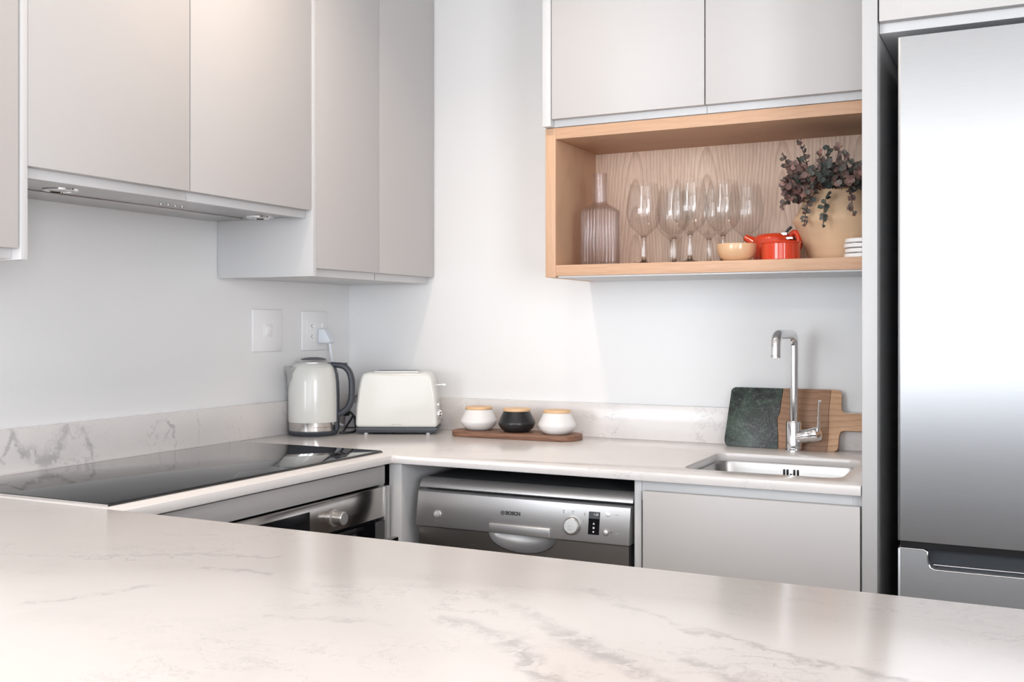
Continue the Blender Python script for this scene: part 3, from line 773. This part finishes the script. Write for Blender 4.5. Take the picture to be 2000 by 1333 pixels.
obj('cable', tube(nb(), spline([(.1545, -.268, ZT + .0045), (.165, -.262, ZT + .004), (.176, -.245, ZT + .004), (.172, -.215, ZT + .006), (.152, -.185, ZT + .028), (.140, -.176, ZT + .045), (.137, -.192, ZT + .030), (.141, -.225, ZT + .008), (.1540, -.246, ZT + .004)], 8), .0032, 10), M['black'], cd)
obj('plug', B(.078, .098, -.150, -.132, ZT + .040, ZT + .066, b=.004), M['black'], cd)
obj('cable_tail', tube(nb(), spline([(.140, -.176, ZT + .045), (.120, -.165, ZT + .055), (.097, -.142, ZT + .053)], 6), .0032, 10), M['black'], cd)

# extension block and round adaptor half hidden behind kettle and toaster
t = thing('extension_socket', 'pale grey multi-socket block standing in the corner behind the kettle', 'extension socket', (.135, -.092, ZT))
t.rotation_euler = (R(-14), R(0), R(8))
obj('block', B(-.075, .095, -.016, .016, 0, .075, b=.005), M['extension'], t, world=False)
for cx_ in (-.03, .022, .07):
    hl = nb()
    for dx, dz in ((-.010, .0), (.010, .0), (0, .014)): lathe(hl, [(.0032, 0), (.0032, .0006), (0, .0006)], (cx_ + dx, -.0160, .030 + dz), n=16, mat=rotto((0, -1, 0)))
    obj('outlet', hl, M['print'], t, world=False)
t = thing('cable_coil', 'beige coiled cable resting behind the kettle handle', 'cable', (.10, -.05, ZT))
cc = [(.068 + .042 * math.cos(a) * (1 + .03 * math.sin(3 * a)), -.036 + .005 * math.sin(5 * a), ZT + .052 + .046 * math.sin(a)) for a in [2 * PI * i / 60 for i in range(0, 151)]]
obj('cable', tube(nb(), cc, .0042, 10), M['beige'], t)

# ------------------------------------------------------------------ switch and socket plates on the left wall
def plate(name, label, cat, y, z, dy, dz):
    t = thing(name, label, cat, (0, y, z))
    obj('face_plate', B(.0, .007, y - dy / 2, y + dy / 2, z - dz / 2, z + dz / 2, b=.0022), M['white_plastic'], t)
    return t
t = plate('light_switch', 'white wall plate with single rocker switch on the left wall', 'switch', -.4055, 1.210, .126, .119)
b_ = nb(); box(b_, .0065, .0090, -.424, -.387, 1.190, 1.229, b=.0006); obj('switch_frame', b_, M['white_plastic'], t)
b_ = nb(); box(b_, -.002, .002, -.0105, .0105, -.0125, .0125, b=.001); bmesh.ops.transform(b_, matrix=Matrix.Translation((.0105, -.4055, 1.209)) @ Matrix.Rotation(R(8), 4, 'Y'), verts=b_.verts); obj('rocker', b_, M['white_plastic'], t)
t = plate('wall_socket', 'white double socket plate with a white plug in it near the corner', 'socket', -.187, 1.208, .124, .118)
b_ = nb(); box(b_, .0065, .0078, -.229, -.138, 1.174, 1.238, b=.0006); fr_ = obj('socket_insert', b_, M['white_plastic'], t)
for zz in (1.222, 1.190):
    s_ = obj('outlet', lathe(nb(), [(.0125, 0), (.0125, .0012), (.0105, .0014), (.0100, -.0002), (0, -.0002)], (.0076, -.203, zz), n=32, mat=rotto((1, 0, 0))), M['white_plastic'], t)
    hl = nb()
    for dy, dz in ((-.0055, .0), (.0005, -.004), (-.0005, .004)): lathe(hl, [(.0017, 0), (.0017, .0004), (0, .0004)], (.0075, -.203 + dy, zz + dz), n=12, mat=rotto((1, 0, 0)))
    obj('holes', hl, M['print'], s_)
obj('rocker', B(.0075, .0115, -.158, -.146, 1.217, 1.231, b=.001), M['white_plastic'], t)
t = thing('mains_plug', 'white plug in the wall socket with cable running down behind the kettle', 'plug', (.009, -.160, 1.19))
b_ = nb(); prism(b_, [(.009, 1.170), (.009, 1.214), (.030, 1.214), (.052, 1.180), (.050, 1.170)], 'y', -.178, -.146, bev=.004, seg=3)
obj('plug_body', b_, M['plug_white'], t)
obj('cable', tube(nb(), spline([(.042, -.162, 1.175), (.044, -.160, 1.150), (.047, -.155, 1.110), (.050, -.150, 1.05), (.052, -.145, .99), (.050, -.140, .935), (.065, -.125, .918)], 8), .0042, 12), M['plug_white'], t)

# ------------------------------------------------------------------ wall units on the left
ZU = 2.34
XC, XD = .293, .315
t = thing('wall_cabinet', 'tall grey two-door wall cabinet in the corner above the kettle', 'cabinet', (.15, -.3, 1.35))
obj('side_panel', B(.002, XD + .001, -.605, -.589, 1.350, ZU, b=.0012), M['cab_side'], t)
obj('carcass', B(.002, XC, -.5885, -.004, 1.3515, ZU, b=.0008), M['cab_side'], t)
obj('door', B(XC + .002, XD, -.588, -.3035, 1.371, ZU, b=.0012), M['cab'], t)
obj('door', B(XC + .002, XD, -.3005, -.005, 1.371, ZU, b=.0012), M['cab'], t)
sm = nb()
box(sm, XC, XC + .0004, -.2935, -.2925, 1.352, 1.371); obj('carcass_joint', sm, M['print'], t)
t = thing('extractor_cabinet', 'shorter grey two-door wall cabinet above the hob', 'cabinet', (.15, -1.03, 1.4975))
obj('carcass', B(.002, XC - .0005, -1.443, -.6065, 1.5065, ZU), M['cab_side'], t)
fr_ = nb(); box(fr_, XC - .016, XC + .0008, -1.443, -1.0245, 1.4975, 1.5250, b=.0008); box(fr_, XC - .016, XC + .0008, -1.0225, -.6065, 1.4975, 1.5250, b=.0008)
obj('bottom_rail', fr_, M['cab_side'], t)
obj('door', B(XC + .002, XD, -1.443, -1.0365, 1.5165, ZU, b=.0012), M['cab'], t)
obj('door', B(XC + .002, XD, -1.0335, -.6115, 1.5165, ZU, b=.0012), M['cab'], t)
t = thing('extractor_hood', 'flat steel extractor hood with two round lamps under the wall cabinet', 'extractor hood', (.15, -1.02, 1.500))
hb_ = nb(); box(hb_, .004, XC - .017, -1.442, -.607, 1.5015, 1.5062, b=.0006)
box(hb_, .012, .130, -1.40, -.65, 1.4990, 1.5016, b=.0006)
hd_ = obj('body', hb_, M['hoodsteel'], t)
for yy in (-1.262, -.652):
    lm = obj('lamp', lathe(nb(), [(.036, .0016), (.035, -.0015), (.029, -.0025), (.027, 0), (.027, .0016)], (.185, yy + (0.0), 1.5000), n=40, close=True), M['chrome'], t)
    obj('lamp_lens', lathe(nb(), [(0, 0), (.0268, 0), (.0268, .0014), (0, .0014)], (.185, yy, 1.5000), n=32), simple('frosted_lens', (.75, .72, .70), .3), lm)
for i in range(4):
    obj('button', lathe(nb(), [(0, 0), (.0045, 0), (.0045, .003), (0, .003)], (.180, -.985 + i * .022, 1.4990), n=20), M['silver_lt'], t)
t = thing('wall_cabinet', 'grey wall cabinet at the left edge of the picture, lower than the hood', 'cabinet', (.15, -1.7, 1.345))
obj('end_panel', B(.002, XD + .001, -1.4595, -1.4445, 1.345, ZU, b=.0012), M['cab_side'], t)
obj('carcass', B(.002, XC, -2.06, -1.460, 1.3465, ZU, b=.0008), M['cab_side'], t)
obj('door', B(XC + .002, XD, -2.06, -1.4635, 1.365, ZU, b=.0012), M['cab'], t)

# ------------------------------------------------------------------ wall units on the right: cabinet and oak shelf box
YU = -.297
t = thing('wall_cabinet', 'pale grey two-door wall cabinet above the open oak shelf', 'cabinet', (1.23, -.15, 1.734))
obj('end_panel', B(.823, .8465, YU - .019, -.002, 1.7345, ZU, b=.001), M['cab_side'], t)
obj('carcass', B(.847, XE, YU, -.002, 1.7345, ZU, b=.0008), M['cab_side'], t)
obj('door', B(.8495, 1.2485, YU - .0205, YU - .002, 1.752, ZU, b=.0012), M['cab'], t)
obj('door', B(1.2515, XE - .001, YU - .0205, YU - .002, 1.752, ZU, b=.0012), M['cab'], t)
jn = B(1.2495, 1.2503, YU - .0005, YU, 1.7345, 1.752); obj('carcass_joint', jn, M['print'], t)
t = thing('oak_shelf_box', 'open oak shelf box on the back wall holding glasses and a clay vase', 'shelf', (1.23, -.15, 1.349))
Z0, Z1 = 1.349, 1.733
obj('side', B(.823, .852, YU, -.002, Z0, Z1, b=.0008), M['oak_side'], t)
obj('top', B(.8521, XE, YU, -.002, 1.704, Z1, b=.0008), M['oak_front'], t)
obj('bottom', B(.8521, XE, YU, -.002, Z0 + .003, 1.380, b=.0008), M['oak_front'], t)
obj('back_panel', B(.8521, XE, -.020, -.002, 1.3802, 1.7038), M['oak_back'], t)
obj('underside_board', B(.856, XE, YU + .006, -.002, Z0 - .001, Z0 + .0028), M['cab_side'], t)
ZS = 1.380

# carafe
t = thing('carafe', 'ribbed clear glass carafe with narrow neck in the oak shelf', 'carafe', (.942, -.215, ZS))
ribs = lambda a, z, r: 1 + (0.035 * math.cos(32 * a) if (z < .144 and z > .003 and r > .03) else 0)
obj('vessel', lathe(nb(), [(0, 0), (.040, 0), (.0485, .003), (.0490, .006), (.0490, .142), (.0480, .1450), (.042, .150), (.028, .158), (.0205, .162), (.0195, .168), (.0190, .20), (.0195, .240),
                            (.0185, .2405), (.0172, .236), (.0170, .20), (.0172, .168), (.0185, .163), (.028, .1555), (.042, .146), (.0455, .140), (.0455, .010), (.040, .007), (0, .007)], n=288, fr=ribs), M['carafe_glass'], t, world=False, ang=80)

# wine glasses
gl = lathe(nb(), [(0, 0), (.033, 0), (.035, .001), (.034, .0025), (.012, .006), (.0065, .010), (.0055, .02), (.0048, .045), (.0055, .066), (.0075, .072), (.0105, .075), (.018, .080), (.032, .094), (.0415, .112), (.0450, .132), (.0440, .150), (.0400, .175), (.0350, .205), (.0345, .207),
                  (.0338, .2065), (.0340, .204), (.0388, .175), (.0428, .150), (.0437, .132), (.0402, .113), (.031, .096), (.017, .083), (.006, .079), (0, .078)], n=56)
GP = [(1.062, -.215, 'wine glass nearest the carafe, front of the group'), (1.118, -.140, 'wine glass behind the two leftmost front ones'), (1.085, -.055, 'wine glass at the back left against the oak'),
      (1.192, -.075, 'wine glass at the back, middle of the group'), (1.188, -.232, 'wine glass in the front middle of the group, tallest looking'),
      (1.254, -.168, 'wine glass on the right, just behind the tan bowl'), (1.290, -.082, 'wine glass at the back right of the group')]
for i, (x, y, lab) in enumerate(GP):
    if i == 0:
        for f_ in gl.faces:
            if f_.calc_center_median().z < .0785: f_.material_index = 1
        g0 = obj('wine_glass', gl, [M['glass'], M['glass_solid']], origin=(0, 0, 0), ang=80); o = g0
    else: o = g0.copy(); COL.objects.link(o)
    o.location = (x, y, ZS); tag(o, 'clear stemmed ' + lab, 'wine glass', 'wine glasses in the oak shelf')

tag(obj('bowl', lathe(nb(), [(0, 0), (.026, 0), (.030, .002), (.040, .010), (.0455, .022), (.0480, .040), (.0475, .0415), (.046, .040), (.0435, .024), (.037, .012), (0, .008)], (1.309, -.250, ZS), n=64), M['tan_glaze'], origin=(1.309, -.250, ZS)),
    'small glossy tan bowl at the front of the oak shelf beside the glasses', 'bowl')
tag(obj('ramekin', lathe(nb(), [(0, 0), (.043, 0), (.0445, .0015), (.0445, .038), (.0465, .040), (.0470, .0425), (.0460, .044), (.0425, .043), (.041, .038), (.041, .006), (0, .005)], (1.415, -.246, ZS), n=64), M['red'], origin=(1.415, -.246, ZS)),
    'small round glossy red ramekin in front of the clay vase', 'ramekin')
t = thing('red_pot', 'red lipped pot with clip behind the ramekin and tan bowl', 'pot', (1.378, -.148, ZS))
t.scale = (1.04, 1.04, 1.06)
obj('vessel', lathe(nb(), [(0, 0), (.045, 0), (.050, .004), (.0505, .052), (.0485, .058), (.040, .0655), (.020, .0685), (0, .0690)], n=64), M['red'], t, world=False)
sp = nb(); tube(sp, [(-.036, 0, .040), (-.054, 0, .053), (-.070, 0, .062)], [.018, .012, .008], 18, sy=1.4); obj('pouring_lip', sp, M['red'], t, world=False)
sp = nb(); tube(sp, spline([(.036, -.012, .050), (.047, -.016, .066), (.057, -.018, .064), (.062, -.020, .048), (.060, -.018, .032), (.050, -.010, .022)], 6), .007, 16, sy=1.5); obj('handle', sp, M['red'], t, world=False)
cl_ = nb(); box(cl_, .022, .036, -.034, -.022, .060, .068, b=.001); box(cl_, .034, .050, -.036, -.026, .050, .057, b=.001)
obj('metal_clip', cl_, M['chrome'], t, world=False)
obj('clip_lever', tube(nb(), [(.030, -.030, .064), (.038, -.031, .073), (.046, -.031, .080)], [.003, .0032, .0036], 10), M['black'], t, world=False)

# clay vase with eucalyptus
VX, VY = 1.533, -.142
t = thing('clay_vase', 'large sand-coloured clay vase at the right end of the oak shelf', 'vase', (VX, VY, ZS))
obj('vessel', lathe(nb(), [(0, 0), (.066, 0), (.070, .003), (.084, .040), (.104, .086), (.1090, .094), (.1095, .098), (.1070, .104), (.0930, .130), (.0830, .148), (.0805, .156), (.0810, .162), (.0840, .168), (.0830, .171), (.0760, .170), (.0730, .164), (.0730, .152), (.084, .130), (.098, .100), (.075, .04), (.06, .008), (0, .007)], n=72), M['clay'], t, world=False, ang=25)
t = thing('eucalyptus_bunch', 'dusky red-green eucalyptus sprigs standing in the clay vase', 'foliage', (VX, VY, ZS + .17))
rnd = random.Random(11)
stem = nb(); lf = nb(); tl = lf.faces.layers.float.new('tint')
def leaf(p, d, n, s, tint):
    d = d.normalized(); n = (n - d * n.dot(d)).normalized(); b = d.cross(n)
    pts_ = [(0, 0, 0), (.35, .42, .05), (.72, .40, .10), (1, 0, .06), (.72, -.40, .10), (.35, -.42, .05)]
    vs = [lf.verts.new(p + d * (a * s) + b * (w_ * s) + n * (h * s)) for a, w_, h in pts_]
    c = lf.verts.new(p + d * (.55 * s) + n * (-.03 * s))
    for i in range(6):
        f = lf.faces.new((vs[i], vs[(i + 1) % 6], c)); f[tl] = tint
def sprig(base, d0, length, sag, tint, ls):
    p = Vector(base); d = Vector(d0).normalized(); pts_ = [p.copy()]; n = int(length / .009)
    for i in range(n):
        d = (d + Vector((rnd.uniform(-.12, .12), rnd.uniform(-.12, .12), rnd.uniform(-.1, .1) - sag)) * .5).normalized()
        p = p + d * .009
        if p.z < ZS + .175:
            rr_ = math.hypot(p.x - VX, p.y - VY); lim = .114 if p.z < ZS + .13 else .092
            if rr_ < lim: p.x = VX + (p.x - VX) * lim / rr_; p.y = VY + (p.y - VY) * lim / rr_
        p.y = min(p.y, -.030); p.z = min(p.z, 1.695); p.x = min(p.x, 1.620)
        pts_.append(p.copy())
        if p.x < 1.418: break
        if i > 1:
            for sgn in (-1, 1):
                side = d.cross(Vector((rnd.uniform(-1, 1), rnd.uniform(-1, 1), rnd.uniform(-1, 1)))).normalized()
                s = ls * rnd.uniform(.6, 1.2) * (1 - .35 * i / n)
                q = p + side * s
                if q.y > -.024 or q.z > 1.70 or q.x > 1.626 or q.x < 1.408: continue
                leaf(p, side * sgn + d * .5, Vector((rnd.uniform(-.6, .6), -1, rnd.uniform(-.2, .9))), s, max(0, min(1, tint + rnd.uniform(-.28, .28))))
    tube(stem, pts_, .0011, 5)
top = Vector((VX, VY, ZS + .160))
for k in range(120):
    a = rnd.uniform(0, 2 * PI); el = rnd.uniform(.05, 1.0)
    base = top + Vector((math.cos(a), math.sin(a), 0)) * rnd.uniform(0, .055)
    d = Vector((math.cos(a) * (1 - el * .75), math.sin(a) * (1 - el * .75), .25 + el))
    if k % 2:
        a = rnd.uniform(-PI * .98, -PI * .02); base = top + Vector((math.cos(a) * .066, math.sin(a) * .066, .004))
        d = Vector((math.cos(a) * .9, math.sin(a) * .9, rnd.uniform(.15, 1.1)))
    sprig(base, d, rnd.uniform(.050, .115), rnd.uniform(.0, .2), rnd.uniform(.1, .9), .0215)
for (d, ln, sg, ti) in (((-1, -.2, .85), .115, -.05, .15), ((-1, -.3, .55), .10, .0, .25), ((-1.1, -.2, .3), .095, .02, .6), ((-.9, -.6, .05), .085, .30, .2), ((-.5, -1, .1), .10, .55, .5), ((-.1, -1, .1), .11, .5, .15), ((.4, -1, .2), .10, .35, .6),
                        ((-.6, -.4, 1), .12, .0, .6), ((-.2, -.3, 1.2), .125, .0, .5), ((.4, -.2, 1.3), .14, .0, .65), ((.6, -.3, 1.3), .14, 0, .3), ((.5, -.6, 1), .12, 0, .4), ((-.7, -.7, .35), .09, .3, .7)):
    base = top + Vector((d[0], d[1], 0)).normalized() * .05
    sprig(base, d, ln * 1.05, sg, ti, .0185)
for k in range(9):
    a = rnd.uniform(0, 2 * PI); b0 = top + Vector((math.cos(a) * .03, math.sin(a) * .03, -.10)); tube(stem, [b0, top + Vector((math.cos(a) * .04, math.sin(a) * .04, .01))], .0013, 5)
obj('stems', stem, M['stem'], t)
obj('leaves', lf, M['leaf'], t, smooth=False)

# coasters
c0 = None
for k in range(4):
    if k == 0:
        b_ = lathe(nb(), [(0, 0), (.040, 0), (.0420, .0015), (.0420, .0082), (.0405, .0096), (0, .0096)], n=56)
        for a in range(3): lathe(b_, [(0, 0), (.005, 0), (.005, .0018), (0, .0018)], (.026 * math.cos(a * 2.1 + .4), .026 * math.sin(a * 2.1 + .4), .0096), n=16)
        c0 = obj('coaster', b_, M['coaster'], origin=(0, 0, 0)); o = c0
    else: o = c0.copy(); COL.objects.link(o)
    o.location = (1.603 + (.001 if k % 2 else -.001), -.2505 + (.001 if k % 3 == 0 else 0), ZS + .0115 * k); o.rotation_euler = (0, 0, k * .8)
    tag(o, 'round white coaster beside the clay vase, ' + ['lowest of the stack', 'second from the bottom of the stack', 'second from the top of the stack', 'topmost of the stack'][k], 'coaster', 'stacked white coasters')

# ------------------------------------------------------------------ tall panel, fridge and cabinet above
t = thing('tall_end_panel', 'full-height pale panel between the sink worktop and the fridge', 'panel', (1.663, -.3, 0))
obj('board', B(1.649, 1.678, -.610, -.002, 0, ZU, b=.0012), M['tall_panel'], t)
t = thing('fridge_top_cabinet', 'pale grey cabinet above the fridge', 'cabinet', (2.0, -.3, 1.80))
obj('carcass', B(1.679, 2.345, -.588, -.002, 1.800, ZU, b=.0008), M['cab_side'], t)
obj('door', B(1.681, 2.343, -.610, -.590, 1.8185, ZU, b=.0012), M['cab'], t)
tag(obj('tall_end_panel', B(2.346, 2.375, -.610, -.002, 0, ZU, b=.001), M['tall_panel']), 'pale tall panel on the far side of the fridge', 'panel')
FX0, FX1, FY = 1.7175, 2.3175, -.632
t = thing('fridge', 'tall stainless steel fridge freezer standing right of the tall panel', 'fridge', ((FX0 + FX1) / 2, -.3, 0))
obj('cabinet_body', B(FX0 + .001, FX1 - .001, FY + .060, -.03, .02, 1.770, b=.003), M['fridge_side'], t)
def fdoor(name, z0, z1, notch=False):
    b_ = nb()
    prof = [(FX0, FY + .055), (FX0, FY + .006), (FX0 + .0015, FY + .002), (FX0 + .005, FY), (FX1 - .005, FY), (FX1 - .0015, FY + .002), (FX1, FY + .006), (FX1, FY + .055)]
    prism(b_, prof, 'z', z0, z1, bev=.001)
    return obj(name, b_, M['fridge'], t, ang=25)
ud = fdoor('fridge_door', .8145, 1.778)
b_ = nb()
NX0, NX1, NXI = FX0 + .047, FX1 - .047, .011
notch = [(FX0 + .006, .0), (FX1 - .006, 0), (FX1 - .006, .800), (NX1, .800), (NX1 - NXI * .6, .792), (NX1 - NXI, .768), (NX1 - NXI - .008, .764), (NX0 + NXI + .008, .764), (NX0 + NXI, .768), (NX0 + NXI * .6, .780), (NX0 + .006, .797), (NX0, .800), (FX0 + .006, .800)]
notch = [(a, max(b, .06)) for a, b in notch]
prism(b_, notch, 'y', FY, FY + .03)
box(b_, FX0, FX0 + .006, FY + .003, FY + .055, .06, .800, b=.002); box(b_, FX1 - .006, FX1, FY + .003, FY + .055, .06, .800, b=.002)
box(b_, FX0 + .006, FX1 - .006, FY + .03, FY + .055, .06, .762)
ld = obj('freezer_door', b_, M['fridge'], t)
sg = nb()
prism(sg, [(NX0 + .004, .801), (NX0 + NXI, .764), (NX1 - NXI, .764), (NX1 - .004, .801)], 'y', FY + .026, FY + .033)
obj('handle_recess', sg, M['grey_plastic'], ld)
obj('recess_trim', tube(nb(), [(FX0 + .004, FY + .0005, .8005), (NX0 - .001, FY + .0005, .8005), (NX0 + .006, FY + .0005, .797), (NX0 + NXI * .6, FY + .0005, .780), (NX0 + NXI, FY + .0005, .768), (NX0 + NXI + .008, FY + .0005, .764), (NX1 - NXI - .008, FY + .0005, .764)], .0012, 8), M['chrome'], ld)
obj('recess_line', tube(nb(), [(NX0 + NXI + .004, FY + .024, .769), (NX1 - NXI - .008, FY + .024, .769)], .001, 8), M['chrome'], ld)
obj('gasket', B(FX0 + .004, FX1 - .004, FY + .008, FY + .058, .8005, .814), M['black'], t)
for fx in (FX0 + .05, FX1 - .05): obj('foot', lathe(nb(), [(0, 0), (.02, 0), (.02, .021), (0, .021)], (fx, -.5, 0), n=20), M['black'], t)
